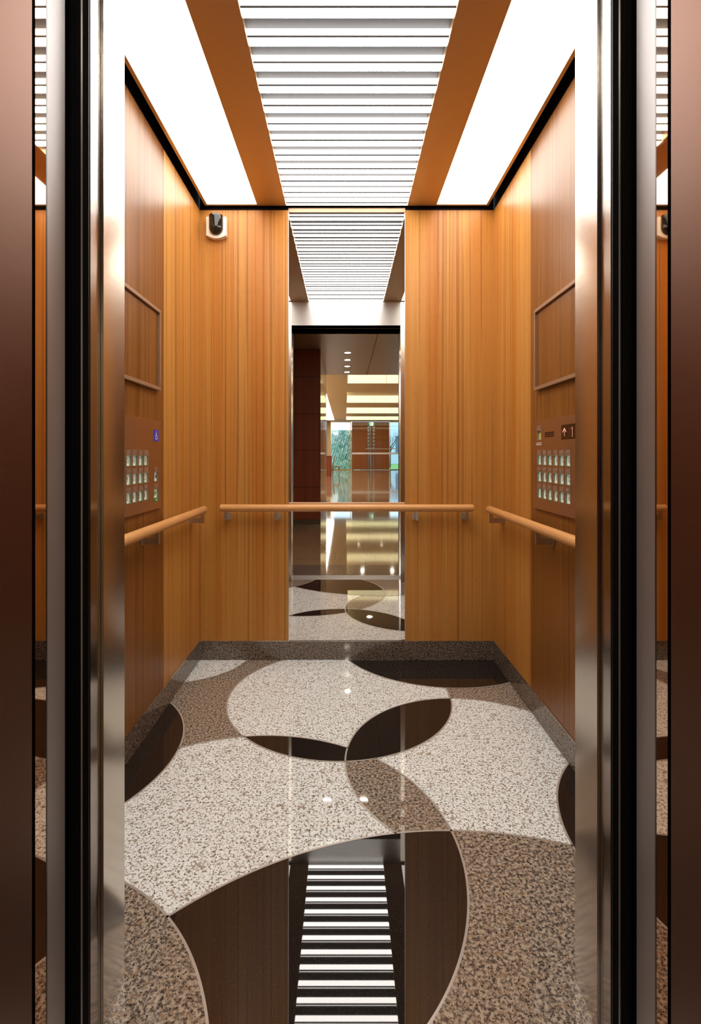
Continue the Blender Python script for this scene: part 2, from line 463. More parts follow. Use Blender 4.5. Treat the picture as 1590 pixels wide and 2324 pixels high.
# ------------------------------------------------------------------ mirror
mr = empty('wall_mirror', (0, L, BB), 'tall narrow frameless mirror on the back wall from skirting to ceiling', 'mirror')
MT = 2.284
box_obj('glass', (-MX, MX, L + 0.001, L + 0.007, BB + 0.004, MT), M['mirror'], mr)
for s in (-1, 1):
    xa, xb = sorted((s * (MX + 0.0002), s * (MX + 0.0025)))
    box_obj('edge_strip', (xa, xb, L - 0.001, L + 0.012, BB + 0.003, MT), M['satin'], mr)
box_obj('top_cap', (-MX - 0.002, MX + 0.002, L - 0.003, L + 0.003, MT, MT + 0.022), M['frame_bronze'], mr)

# ------------------------------------------------------------------ suspended ceiling
CH = 0.718; SLX = 0.307; LI, LO = 0.4537, 0.704; YB = L - 0.017; YF = 0.032
REC = H_CEIL + 0.0276
bm = bmesh.new()
for s in (-1, 1):
    xa, xb = sorted((s * SLX, s * LI)); box(bm, xa, xb, YF, YB, H_CEIL, H_CEIL + 0.05)
    xa, xb = sorted((s * LO, s * CH)); box(bm, xa, xb, YF, YB, H_CEIL, H_CEIL + 0.05)
    xa, xb = sorted((s * LI, s * LO))
    box(bm, xa, xb, YF, YF + 0.014, H_CEIL, H_CEIL + 0.05); box(bm, xa, xb, YB - 0.014, YB, H_CEIL, H_CEIL + 0.05)
box(bm, -SLX, SLX, YB - 0.003, YB, H_CEIL, H_CEIL + 0.05)
ce = new_obj('ceiling', bm, M['ceil_bronze'])
struct(ce, 'bronze lacquered suspended lift ceiling framing the lights', 'ceiling')
struct(box_obj('ceiling_top', (-W2 - 0.03, W2 + 0.03, -0.08, L + 0.03, 2.45, 2.47), M['black']), 'black cab roof above the suspended ceiling', 'roof')
for s, lb in ((-1, 'long opal ceiling light panel above the wheelchair-sign panel side'), (1, 'long opal ceiling light panel above the number display side')):
    t = empty('ceiling_light', (s * (LI + LO) / 2, (YF + YB) / 2, H_CEIL), lb, 'ceiling light', 'opal ceiling light panels')
    xa, xb = sorted((s * (LI + 0.0005), s * (LO - 0.0005)))
    box_obj('diffuser', (xa, xb, YF + 0.0145, YB - 0.0145, H_CEIL + 0.0012, H_CEIL + 0.006), M['lamp'], t)
    box_obj('housing', (xa, xb, YF + 0.0145, YB - 0.0145, H_CEIL + 0.0065, H_CEIL + 0.05), M['white_plastic'], t)
t = empty('slatted_ceiling_light', (0, L / 2, H_CEIL), 'middle ceiling light of bright crossbars running back to the mirror', 'ceiling light')
box_obj('back_plate', (-SLX + 0.0005, SLX - 0.0005, YF, YB - 0.0035, REC, REC + 0.02), M['recess'], t)
bw, pitch = 0.036, 0.1016
for k in range(16):
    y0 = 0.044 + pitch * k
    y1 = min(y0 + bw, YB - 0.0045)
    bm = bmesh.new()
    box(bm, -SLX + 0.001, SLX - 0.001, y0 + 0.0015, y1 - 0.0015, H_CEIL + 0.006, REC - 0.0005, 1)
    box(bm, -SLX + 0.002, SLX - 0.002, y0 + 0.0012, y1 - 0.0012, H_CEIL, H_CEIL + 0.002, 0)
    b = new_obj('light_bar', bm, [M['bar'], M['bar_side']], t)
    bm = bmesh.new()
    box(bm, -SLX + 0.001, SLX - 0.001, y0, y0 + 0.0012, H_CEIL - 0.0002, H_CEIL + 0.006)
    box(bm, -SLX + 0.001, SLX - 0.001, y1 - 0.0012, y1, H_CEIL - 0.0002, H_CEIL + 0.009)
    box(bm, -SLX + 0.001, SLX - 0.001, y1 - 0.0012, y1, H_CEIL + 0.0165, REC - 0.0006)
    new_obj('lip', bm, M['bar_lip'], b)

# ------------------------------------------------------------------ handrails
RZ, RR, RO = 0.782, 0.018, 0.059
def bracket(parent, base, out, along):
    """L bracket: wall plate, arm running out below the rail, short post up to it"""
    b, o, a = Vector(base), Vector(out), Vector(along)
    bm = bmesh.new()
    def obox(n0, n1, w, z0, z1, bev=0.0015):
        fs = box(bm, 0, 1, 0, 1, 0, 1)
        vs = {v for f in fs for v in f.verts}
        for v in vs:
            n = n0 + (n1 - n0) * v.co.x; t = -w / 2 + w * v.co.y; z = z0 + (z1 - z0) * v.co.z
            v.co = b + o * n + a * t + Vector((0, 0, z))
        bmesh.ops.bevel(bm, geom=list({e for f in fs for e in f.edges}), offset=bev, segments=2, affect='EDGES')
    obox(0.0012, 0.006, 0.026, RZ - 0.064, RZ - 0.030)      # wall plate
    obox(0.004, RO + 0.004, 0.0125, RZ - 0.0605, RZ - 0.036)  # arm
    obox(RO - 0.007, RO + 0.0075, 0.0145, RZ - 0.0615, RZ - 0.012)  # post
    return new_obj('bracket', bm, M['satin'], parent)
def handrail(c0, c1, out, spots, label):
    t = empty('handrail', ((c0[0] + c1[0]) / 2, (c0[1] + c1[1]) / 2, RZ), label, 'handrail', 'wooden handrails on the cab walls')
    bm = bmesh.new(); rod(bm, c0, c1, RR)
    new_obj('rail', bm, M['beech_X' if abs(c0[0] - c1[0]) > 0.1 else 'beech_Y'], t)
    al = (Vector(c1) - Vector(c0)).normalized()
    for s in spots: bracket(t, s, out, al)
handrail((-0.632, L - RO, RZ), (0.632, L - RO, RZ), (0, -1, 0), [(x, L, 0) for x in (-0.603, -0.351, 0.348, 0.598)], 'round beech handrail across the back wall in front of the mirror')
handrail((-W2 + RO, 0.26, RZ), (-W2 + RO, 1.482, RZ), (1, 0, 0), [(-W2, y, 0) for y in (0.29, 0.865, 1.45)], 'round beech handrail below the panel with the wheelchair sign')
handrail((W2 - RO, 0.26, RZ), (W2 - RO, 1.482, RZ), (-1, 0, 0), [(W2, y, 0) for y in (0.29, 0.865, 1.45)], 'round beech handrail below the panel with the number display')

# ------------------------------------------------------------------ text helper (outline letters as thin solids)
_tc = {}
def text_mesh(s, size, thick=0.0):
    key = (s, size)
    if key in _tc: return _tc[key]
    cu = bpy.data.curves.new('lettering', 'FONT'); cu.body = s; cu.size = size
    cu.align_x = 'CENTER'; cu.align_y = 'CENTER'; cu.resolution_u = 3; cu.space_character = 0.9
    o = bpy.data.objects.new('lettering', cu); COL.objects.link(o)
    bpy.context.view_layer.update()
    dg = bpy.context.evaluated_depsgraph_get()
    me = bpy.data.meshes.new_from_object(o.evaluated_get(dg))
    V = [v.co.copy() for v in me.vertices]; F = [list(p.vertices) for p in me.polygons]
    bpy.data.objects.remove(o); bpy.data.curves.remove(cu); bpy.data.meshes.remove(me)
    _tc[key] = (V, F)
    return _tc[key]

class Panel:
    """local frame on a side wall: u reads along the wall, w is height, n is out from the wall"""
    def __init__(s, side): s.side = side
    def P(s, u, w, n): return (s.side * (W2 - n), (u if s.side < 0 else -u), w)
    def box(s, bm, u0, u1, w0, w1, n0, n1, mi=0, bev=0.0):
        pts = [s.P(u, w, n) for u in (u0, u1) for w in (w0, w1) for n in (n0, n1)]
        xs, ys, zs = zip(*pts)
        return box(bm, min(xs), max(xs), min(ys), max(ys), min(zs), max(zs), mi, bev)
    def text(s, bm, txt, u, w, n, size, sx=1.0, mi=0):
        V, F = text_mesh(txt, size)
        vs = [bm.verts.new(s.P(u + v.x * sx, w + v.y, n)) for v in V]
        for f in F:
            try: bm.faces.new([vs[i] for i in f]).material_index = mi
            except ValueError: pass
    def poly(s, bm, pts, n, mi=0):
        f = bm.faces.new([bm.verts.new(s.P(u, w, n)) for u, w in pts]); f.material_index = mi

TH, WELL = 0.010, 0.0050
BWD, BHT, TAGH = 0.0385, 0.0375, 0.0185
BRAILLE = {'1': '1', '2': '12', '3': '14', '4': '145', '5': '15', '6': '124', '7': '1245', '8': '125', '9': '24', '0': '245', '#': '3456', 'x': '1346', 'o': '135'}

def button(pn, parent, u, w, face, sym, name='button', bw=BWD, bh=BHT, numeral='numeral'):
    """recessed well, lit face at its bottom, numeral, braille plate above"""
    bm = bmesh.new()
    d = 0.0018
    n0 = TH - WELL
    pn.box(bm, u - bw / 2 + d, u + bw / 2 - d, w - bh / 2 + d, w + bh / 2 - d, n0 - 0.0015, n0, 0)
    for (a0, a1, b0, b1) in ((u - bw / 2, u - bw / 2 + d, w - bh / 2, w + bh / 2), (u + bw / 2 - d, u + bw / 2, w - bh / 2, w + bh / 2),
                             (u - bw / 2 + d, u + bw / 2 - d, w - bh / 2, w - bh / 2 + d), (u - bw / 2 + d, u + bw / 2 - d, w + bh / 2 - d, w + bh / 2)):
        pn.box(bm, a0, a1, b0, b1, n0 - 0.001, TH + 0.0004, 1)
    # small lip inside the well at top and far side
    b = new_obj(name, bm, [M[face], M['acrylic']], parent)
    bm = bmesh.new()
    if callable(sym): sym(bm, u, w, n0 + 0.0003)
    elif sym: pn.text(bm, sym, u, w, n0 + 0.0003, 0.027, 0.82)
    if len(bm.verts): new_obj(numeral, bm, [M['ink'], M['green'], M['white_ink']], b)
    else: bm.free()
    bm = bmesh.new()
    pw = w + bh / 2 + 0.001
    pn.box(bm, u - bw / 2, u + bw / 2, pw, pw + TAGH, TH - 0.0005, TH + 0.0006, 0)
    cells = ('#' + sym) if isinstance(sym, str) and sym else 'x'
    for ci, ch in enumerate(cells):
        uu = u - 0.0042 * (len(cells) - 1) + 0.0084 * ci
        for dn in BRAILLE.get(ch, '13'):
            k = int(dn) - 1; du = (-1, 1)[k // 3] * 0.0013; dw = (1, 0, -1)[k % 3] * 0.0026
            cyl(bm, pn.P(uu + du, pw + TAGH / 2 + dw, TH + 0.0004), pn.P(uu + du, pw + TAGH / 2 + dw, TH + 0.0012), 0.0008, 8, 1, 0.0005)
    new_obj('braille_plate', bm, [M['braille'], M['satin']], b)
    return b

def face_plate(pn, parent, u0, u1, w0, w1, holes):
    us = sorted({u0, u1} | {h[0] for h in holes} | {h[1] for h in holes})
    ws = sorted({w0, w1} | {h[2] for h in holes} | {h[3] for h in holes})
    bm = bmesh.new(); V = {}
    def v(u, w, n):
        k = (round(u, 6), round(w, 6), n)
        if k not in V: V[k] = bm.verts.new(pn.P(u, w, n))
        return V[k]
    for i in range(len(us) - 1):
        for j in range(len(ws) - 1):
            cu, cw = (us[i] + us[i + 1]) / 2, (ws[j] + ws[j + 1]) / 2
            if any(h[0] < cu < h[1] and h[2] < cw < h[3] for h in holes): continue
            bm.faces.new((v(us[i], ws[j], TH), v(us[i + 1], ws[j], TH), v(us[i + 1], ws[j + 1], TH), v(us[i], ws[j + 1], TH)))
    for h in list(holes) + [(u0, u1, w0, w1)]:
        n1 = 0.0008
        for (a, b_) in (((h[0], h[2]), (h[1], h[2])), ((h[1], h[2]), (h[1], h[3])), ((h[1], h[3]), (h[0], h[3])), ((h[0], h[3]), (h[0], h[2]))):
            bm.faces.new([bm.verts.new(pn.P(*a, TH)), bm.verts.new(pn.P(*b_, TH)), bm.verts.new(pn.P(*b_, n1)), bm.verts.new(pn.P(*a, n1))])
    o = new_obj('face_plate', bm, M['panel_bronze'], parent)
    return o

W0, W1 = 0.838, 1.180
COLS = [0.6325, 0.683, 0.733, 0.7837, 0.835, 0.884]
ROWS = [1.0265, 0.963, 0.8995]
NUM = [[13, 14, 15, 16, 17, 18], [7, 8, 9, 10, 11, 12], [1, 2, 3, 4, 5, 6]]
def hole(u, w, bw=BWD, bh=BHT): return (u - bw / 2, u + bw / 2, w - bh / 2, w + bh / 2)

# panel with the wheelchair sign
pn = Panel(-1)
t = empty('control_panel', (-W2, 0.825, W0), 'bronze lift button panel with the blue wheelchair sign', 'control panel', 'lift button panels')
cu = 0.982
holes = [hole(u, w) for u in COLS for w in ROWS] + [hole(cu, 0.963), hole(cu, 0.898, 0.046, 0.036)]
face_plate(pn, t, 0.56, 1.037, W0, W1, holes)
for r in range(3):
    for c in range(6): button(pn, t, COLS[c], ROWS[r], 'lit_white', str(NUM[r][c]))
def sym_close(bm, u, w, n):
    for s in (-1, 1): pn.poly(bm, [(u + s * 0.0155, w + 0.011), (u + s * 0.001, w), (u + s * 0.0155, w - 0.011)], n)
def sym_open(bm, u, w, n):
    for s in (-1, 1): pn.poly(bm, [(u + s * 0.002, w + 0.011), (u + s * 0.0165, w), (u + s * 0.002, w - 0.011)], n, 1)
button(pn, t, cu, 0.963, 'lit_white', sym_close, 'door_close_button', numeral='arrow_symbol')['label'] = 'button with two arrows pointing together'
ob = button(pn, t, cu, 0.898, 'lit_white', sym_open, 'door_open_button', 0.046, 0.036, numeral='arrow_symbol'); ob['label'] = 'button with green arrows pointing apart'
bm = bmesh.new(); pn.box(bm, cu - 0.023, cu + 0.023, 0.867, 0.8795, TH - 0.0005, TH + 0.0012)
gp = new_obj('green_plate', bm, M['green'], t)
bm = bmesh.new()   # tiny unreadable white characters on the green plate
for k in range(2):
    for (du, dw, a, b_) in ((0, 0.003, 0.0035, 0.0007), (0, 0, 0.0035, 0.0007), (0, -0.003, 0.0035, 0.0007), (-0.002, 0, 0.0007, 0.0035), (0.002, 0, 0.0007, 0.0035)):
        uu = cu - 0.005 + 0.011 * k + du
        pn.box(bm, uu - a, uu + a, 0.8732 + dw - b_, 0.8732 + dw + b_, TH + 0.001, TH + 0.0015)
new_obj('lettering', bm, M['white_ink'], gp)
# wheelchair sign
bm = bmesh.new(); pn.box(bm, cu - 0.022, cu + 0.022, 1.099, 1.143, TH - 0.0005, TH + 0.001)
sg = new_obj('wheelchair_sign', bm, M['blue'], t); sg['label'] = 'blue sign with white wheelchair symbol'
bm = bmesh.new(); nn = TH + 0.0014
su, sw, k = cu, 1.121, 0.00036
def disc(cx, cy, r, n=20): pn.poly(bm, [(su + k * (cx + r * math.cos(2 * PI * i / n)), sw + k * (cy + r * math.sin(2 * PI * i / n))) for i in range(n)], nn)
def bar(ax, ay, bx, by, hw):
    d = Vector((bx - ax, by - ay)).normalized(); p = Vector((-d.y, d.x)) * hw
    pn.poly(bm, [(su + k * (x + q.x), sw + k * (y + q.y)) for x, y, q in ((ax, ay, p), (ax, ay, -p), (bx, by, -p), (bx, by, p))], nn)
disc(-8, 42, 6.5); bar(-8, 34, -5, -2, 5); bar(-7, 18, 14, 18, 3.2); bar(-5, 0, 18, 0, 4); bar(18, 2, 29, -32, 4); bar(27, -32, 38, -28, 3.5)
for i in range(22):
    a0, a1 = [math.radians(128 + x * 235 / 22) for x in (i, i + 1)]
    c = lambda r, a: (su + k * (-3 + r * math.cos(a)), sw + k * (-16 + r * math.sin(a)))
    pn.poly(bm, [c(20, a0), c(27, a0), c(27, a1), c(20, a1)], nn)
new_obj('wheelchair_symbol', bm, M['white_ink'], sg)

# panel with the number display
pn = Panel(1)
t = empty('control_panel', (W2, 0.825, W0), 'bronze lift button panel with red arrow and number display', 'control panel', 'lift button panels')
RC = [-0.9765, -0.9265, -0.8770, -0.8255, -0.7755, -0.7250]
eu, ew = -0.976, 1.1225
holes = [hole(u, w) for u in RC for w in ROWS] + [hole(eu, ew, 0.040, 0.037)]
face_plate(pn, t, -1.037, -0.56, W0, W1, holes)
for r in range(3):
    for c in range(6): button(pn, t, RC[c], ROWS[r], 'lit_white', str(NUM[r][c]))
button(pn, t, eu, ew, 'lit_yellow', '', 'emergency_call_button', 0.040, 0.037)['label'] = 'yellow emergency call button'
bm = bmesh.new(); random.seed(3)     # two lines of fine print too small to read
for row, (ww, hh) in enumerate(((1.0930, 0.0024), (1.0865, 0.0028))):
    u = eu - 0.030
    while u < eu + 0.022:
        l = random.uniform(0.002, 0.0045); pn.box(bm, u, u + l, ww - hh / 2, ww + hh / 2, TH - 0.0002, TH + 0.0005); u += l + 0.0009
new_obj('fine_print', bm, M['white_ink'], t)
bm = bmesh.new()
for ww in (1.1285, 1.1220, 1.1150): pn.box(bm, -0.921, -0.837, ww - 0.0019, ww + 0.0019, TH - 0.0003, TH + 0.0004)
new_obj('speaker_slots', bm, M['black'], t)
bm = bmesh.new(); pn.box(bm, -0.7745, -0.645, 1.0995, 1.1495, TH - 0.0004, TH + 0.0008)
dp = new_obj('display', bm, M['screen'], t); dp['label'] = 'dark display with red arrow and digit'
bm = bmesh.new(); nd = TH + 0.0013
def dot(u, w, r=0.0016): pn.poly(bm, [(u + r * math.cos(2 * PI * i / 10), w + r * math.sin(2 * PI * i / 10)) for i in range(10)], nd)
for i in range(6): dot(-0.749, 1.1125 + i * 0.0041)
au, aw = -0.749, 1.1375
for s in (-1, 1):
    pn.poly(bm, [(au, aw + 0.002), (au, aw - 0.0022), (au + s * 0.0125, aw - 0.0145), (au + s * 0.0135, aw - 0.0105)], nd)
new_obj('arrow_symbol', bm, M['led'], dp)
bm = bmesh.new()
for i in range(8): dot(-0.6885, 1.108 + i * 0.0043, 0.0017)
dot(-0.693, 1.1338, 0.0017)
new_obj('numeral', bm, M['led'], dp)
bm = bmesh.new()
for i in range(7): pn.box(bm, -0.7185, -0.699, 1.1085 + i * 0.0048 - 0.0006, 1.1085 + i * 0.0048 + 0.0006, TH + 0.0006, TH + 0.001)
new_obj('unlit_digit', bm, M['led_off'], dp)

# ------------------------------------------------------------------ notice frames
for s, lb in ((-1, 'empty bronze edged notice frame above the wheelchair-sign panel'), (1, 'empty bronze edged notice frame above the number display panel')):
    pn = Panel(s); e = 1.018 if s < 0 else -1.018; far = 1 if s < 0 else -1
    t = empty('notice_frame', pn.P(0.80 * far, 1.299, 0), lb, 'frame', 'notice frames')
    ua, ub = sorted((e, e - 0.46 * far)); wa, wb = 1.299, 1.616; b = 0.013; d = 0.016
    for (a0, a1, b0, b1) in ((ua, ub, wa, wa + b), (ua, ub, wb - b, wb), (ua, ua + b * 0.8, wa + b, wb - b), (ub - b * 0.8, ub, wa + b, wb - b)):
        bm = bmesh.new(); pn.box(bm, a0, a1, b0, b1, 0.0008, d, bev=0.001); new_obj('frame_bar', bm, M['frame_bronze'], t)
    bm = bmesh.new(); pn.box(bm, ua + b * 0.8 + 0.0004, ub - b * 0.8 - 0.0004, wa + b + 0.0004, wb - b - 0.0004, 0.001, 0.007)
    new_obj('back_panel', bm, M['wood_front'], t)

# ------------------------------------------------------------------ security camera
cx, cz0, cz1, hw = -0.6585, 2.140, 2.249, 0.050
t = empty('wall_mounted_camera', (cx, L, 2.19), 'small black dome security camera on an ivory plate high on the back wall', 'camera')
bm = bmesh.new()
n = 12
arc = [(cx - hw + 2 * hw * i / n, cz0 + 0.016 - 0.016 * math.sin(PI * i / n)) for i in range(n + 1)]
out = [(cx + hw, cz1), (cx - hw, cz1)] + arc
def prism(bm, pts, ya, yb, mi=0):
    a = [bm.verts.new((x, ya, z)) for x, z in pts]; b = [bm.verts.new((x, yb, z)) for x, z in pts]
    k = len(pts)
    fs = [bm.faces.new(a), bm.faces.new(b[::-1])] + [bm.faces.new((a[i], a[(i + 1) % k], b[(i + 1) % k], b[i])) for i in range(k)]
    for f in fs: f.material_index = mi
prism(bm, out, L - 0.030, L)
bp_ = new_obj('backplate', bm, M['white_plastic'], t)
for s in (-1, 1):
    bm = bmesh.new(); cyl(bm, (cx + s * 0.041, L - 0.022, cz0 + 0.002), (cx + s * 0.041, L - 0.022, cz0 - 0.0015 + 0.004), 0.004, 12); new_obj('screw', bm, M['satin'], bp_)
bm = bmesh.new()
R = 0.035; zc = 2.192; yf = L - 0.030
nu, nv = 20, 10
rows = []
for zz in (2.252, 2.24, 2.22, zc): rows.append([(cx - R * math.cos(PI * i / nu), yf - R * 1.0 * math.sin(PI * i / nu), zz) for i in range(nu + 1)])
for j in range(1, nv + 1):
    a = PI / 2 * j / nv; rr = R * math.cos(a)
    rows.append([(cx - rr * math.cos(PI * i / nu), yf - rr * math.sin(PI * i / nu), zc - R * 1.05 * math.sin(a)) for i in range(nu + 1)])
vr = [[bm.verts.new(p) for p in r] for r in rows]
for a, b in zip(vr, vr[1:]):
    for i in range(nu):
        f = bm.faces.new((a[i], a[i + 1], b[i + 1], b[i])); f.smooth = True
bm.faces.new(vr[0])
new_obj('dome', bm, M['black_gloss'], t)
bm = bmesh.new(); d = Vector((0.25, -0.9, -0.35)).normalized(); c = Vector((cx, yf - 0.004, zc - 0.002))
cyl(bm, c + d * 0.026, c + d * 0.0345, 0.012, 20, 0, 0.009)
new_obj('lens', bm, M['black_gloss'], t)

# ------------------------------------------------------------------ doors, jambs, sills
def door_panel(name, s, x, y0, y1, label, front):
    xa, xb = sorted((s * x, s * (x + 0.80)))
    o = box_obj(name, (xa, xb, y0, y1, 0.008, 2.16), M['steel_v'] if front else M['steel_v2']); struct(o, label, 'lift door')
    return o
for s, i, side in ((-1, 1, 'beside the wheelchair-sign panel'), (1, 2, 'beside the number display panel')):
    # car door: steel edge, black shaft-side face with seal ribs
    o = door_panel('door_%d' % i, s, 0.4535, -0.0995, YO - 0.001, 'open car door, steel edge ' + side, True)
    xa, xb = sorted((s * 0.4545, s * 1.24))
    box_obj('shaft_face', (xa, xb, -0.105, -0.0996, 0.008, 2.16), M['black'], o)
    for k, (dx, w, mm) in enumerate(((0.0100, 0.0030, 'chrome'), (0.0175, 0.002, 'black_gloss'), (0.024, 0.002, 'black_gloss'), (0.031, 0.002, 'black_gloss'))):
        xa, xb = sorted((s * (0.4535 + dx), s * (0.4535 + dx + w)))
        box_obj('seal_rib', (xa, xb, -0.107, -0.1051, 0.008, 2.16), M[mm], o)
for s, i, side in ((-1, 3, 'beside the wheelchair-sign panel'), (1, 4, 'beside the number display panel')):
    o = door_panel('door_%d' % i, s, 0.4805, -0.1855, -0.1315, 'open landing door, grey steel edge ' + side, False)
    xa, xb = sorted((s * 0.4800, s * 0.489))
    box_obj('edge_seal', (xa, xb, -0.1862, -0.183, 0.008, 2.16), M['rubber'], o)
for s, i, side in ((-1, 5, 'beyond the wheelchair-sign side'), (1, 6, 'beyond the number display side')):
    xa, xb = sorted((s * JAMB, s * (JAMB + 0.06)))
    o = box_obj('trim_%d' % i, (xa, xb, -0.45, -0.2225, 0.0, 2.155), M['bronze']); struct(o, 'dark bronze hairline landing jamb ' + side, 'door jamb')
    xc, xd = sorted((s * (JAMB + 0.008), s * (JAMB + 0.06)))
    box_obj('groove', (xc, xd, -0.2225, -0.2145, 0.0, 2.155), M['black'], o)
    box_obj('polished_edge', (xa, xb, -0.2145, -0.1870, 0.0, 2.155), M['bronze_mirror'], o)['label'] = 'mirror polished bronze strip'
struct(box_obj('trim_7', (-JAMB - 0.06, JAMB + 0.06, -0.45, -0.187, 2.1555, 2.20), M['bronze']), 'bronze lintel over the landing entrance', 'lintel')
struct(box_obj('trim_8', (-OPEN, OPEN, -0.110, -0.066, 2.118, 2.30), M['black']), 'dark car door header above the opening', 'header')
# sills with grooves
def sill(name, y0, y1, label):
    bm = bmesh.new()
    box(bm, -0.56, 0.56, y0, y1, -0.03, -0.004)
    n = 3; w = (y1 - y0)
    for a, b in ((0, 0.28), (0.40, 0.60), (0.72, 1.0)): box(bm, -0.56, 0.56, y0 + a * w, y0 + b * w, -0.004, 0.0)
    struct(new_obj(name, bm, M['alu']), label, 'sill')
sill('trim_9', -0.1250, YO - 0.0005, 'grooved aluminium car door sill')
sill('trim_10', -0.2200, -0.1290, 'grooved aluminium landing door sill')

# black boxes added around the entrance so no stray light gets in
bm = bmesh.new()
for s in (-1, 1):
    xa, xb = sorted((s * 1.30, s * 1.34)); box(bm, xa, xb, -0.25, 0.0, -0.05, 2.5)
    xa, xb = sorted((s * 0.79, s * 1.34)); box(bm, xa, xb, 0.01, 0.04, -0.05, 2.5)
box(bm, -1.34, 1.34, -0.19, -0.064, 2.31, 2.5)
box(bm, -1.34, 1.34, -0.45, -0.05, -0.06, -0.031)
struct(new_obj('shaft_light_block', bm, M['black']), 'black light-blocking boxes added in the shaft around the doors', 'shaft')

# ------------------------------------------------------------------ lift hall and lobby (seen in the mirror)
HC, LC = 2.651, 3.415
YH = -5.92; YW = -3.486; YE = -31.8
XW = -0.376; XL = -1.26; XR = 6.5
bm = bmesh.new()
box(bm, -5.0, -JAMB - 0.0605, -0.45, -0.20, 0.0, 2.9); box(bm, JAMB + 0.0605, XR, -0.45, -0.20, 0.0, 2.9)
box(bm, -JAMB - 0.0605, JAMB + 0.0605, -0.45, -0.20, 2.2005, 2.9)
struct(new_obj('wall_landing', bm, M['side_stone']), 'landing wall of the lift hall around the entrance', 'wall')
struct(box_obj('floor_threshold', (-5.0, XR, -0.64, -0.2205, -0.05, 0.0), M['g_dark']), 'dark granite threshold band in front of the lift', 'floor')
struct(box_obj('floor_lobby', (-5.0, XR, YE - 0.1, -0.641, -0.05, 0.0), M['stone']), 'polished beige stone lobby floor seen in the mirror', 'floor')
bm = bmesh.new()
box(bm, -5.0, 0.425, YH, -0.45, HC, HC + 0.05); box(bm, 0.433, XR, YH, -0.45, HC, HC + 0.05)
box(bm, -5.0, XR, YH - 0.05, YH - 0.0005, HC, LC)
box(bm, -5.0, XR, YH, -0.45, HC + 0.06, HC + 0.1)
struct(new_obj('ceiling_hall', bm, M['hall_ceiling']), 'brown metal lift hall ceiling with a dark joint in the mirror', 'ceiling')
bm = bmesh.new()
zs = [0.068, 0.560, 1.119, 1.672, 2.225, HC]
for a, b in zip(zs, zs[1:]):
    for xa, xb in ((-5.0, -2.25), (-2.244, -1.3), (-1.294, XW - 0.012)): box(bm, xa, xb, YW - 0.03, YW, a + 0.003, b - 0.003)
wl = new_obj('wall_hall', bm, M['dark_wood']); struct(wl, 'dark rosewood panelled wall facing the lift seen in the mirror', 'wall')
box_obj('core', (-5.0, XW - 0.013, YH + 0.01, YW - 0.031, 0.0, HC), M['black'], wl)
box_obj('kick_plate', (-5.0, XW - 0.012, YW - 0.03, YW - 0.004, 0.0, 0.068), M['grey_metal'], wl)
bm = bmesh.new()
for a, b in zip([0.0] + zs[1:], zs[1:]): box(bm, XW - 0.0125, XW, YH + 0.01, YW, a + 0.002, b - 0.002)
new_obj('polished_side', bm, M['side_stone'], wl)
struct(box_obj('wall_hall_end', (-5.1, -5.0, YH, -0.2, 0.0, 2.9), M['dark_wood']), 'rosewood end wall of the lift hall', 'wall')
# lobby shell
struct(box_obj('wall_lobby_left', (XL - 0.12, XL, YE, YH - 0.05, 0.0, LC), M['lobby_paint']), 'beige lobby wall running beneath the bright ceiling slot', 'wall')
struct(box_obj('wall_lobby_right', (XR, XR + 0.12, YE, -0.2, 0.0, LC), M['lobby_paint']), 'beige lobby wall beyond the frame in the mirror', 'wall')
YR = lambda v: 4.2075 - v
coff = [(13.3, 16.8), (19.1, 23.0), (25.3, 28.8), (31.1, 34.2)]
CX0, CX1 = 0.08, 5.2
SX0, SX1 = XL, -0.72
bm = bmesh.new()
box(bm, SX1, CX0, YE, YH - 0.05, LC, LC + 0.08)
box(bm, CX1, XR, YE, YH - 0.05, LC, LC + 0.08)
box(bm, SX0, SX1, YR(12.0), YH - 0.05, LC, LC + 0.08); box(bm, SX0, SX1, YE, YR(34.4), LC, LC + 0.08)
edges = [YH - 0.05] + [YR(v) for c in coff for v in c] + [YE]
for i in range(0, len(edges), 2): box(bm, CX0, CX1, edges[i + 1], edges[i], LC, LC + 0.08)
struct(new_obj('ceiling_lobby', bm, M['lobby_paint']), 'beige lobby ceiling with lit coffers seen in the mirror', 'ceiling')
names = ['lift hall', 'second beam', 'third beam', 'far doors']
cl = ['lit yellow onyx ceiling coffer nearest the lift hall in the mirror', 'lit yellow onyx ceiling coffer second from the lift hall', 'lit yellow onyx ceiling coffer second from the far lobby doors', 'lit yellow onyx ceiling coffer nearest the far lobby doors']
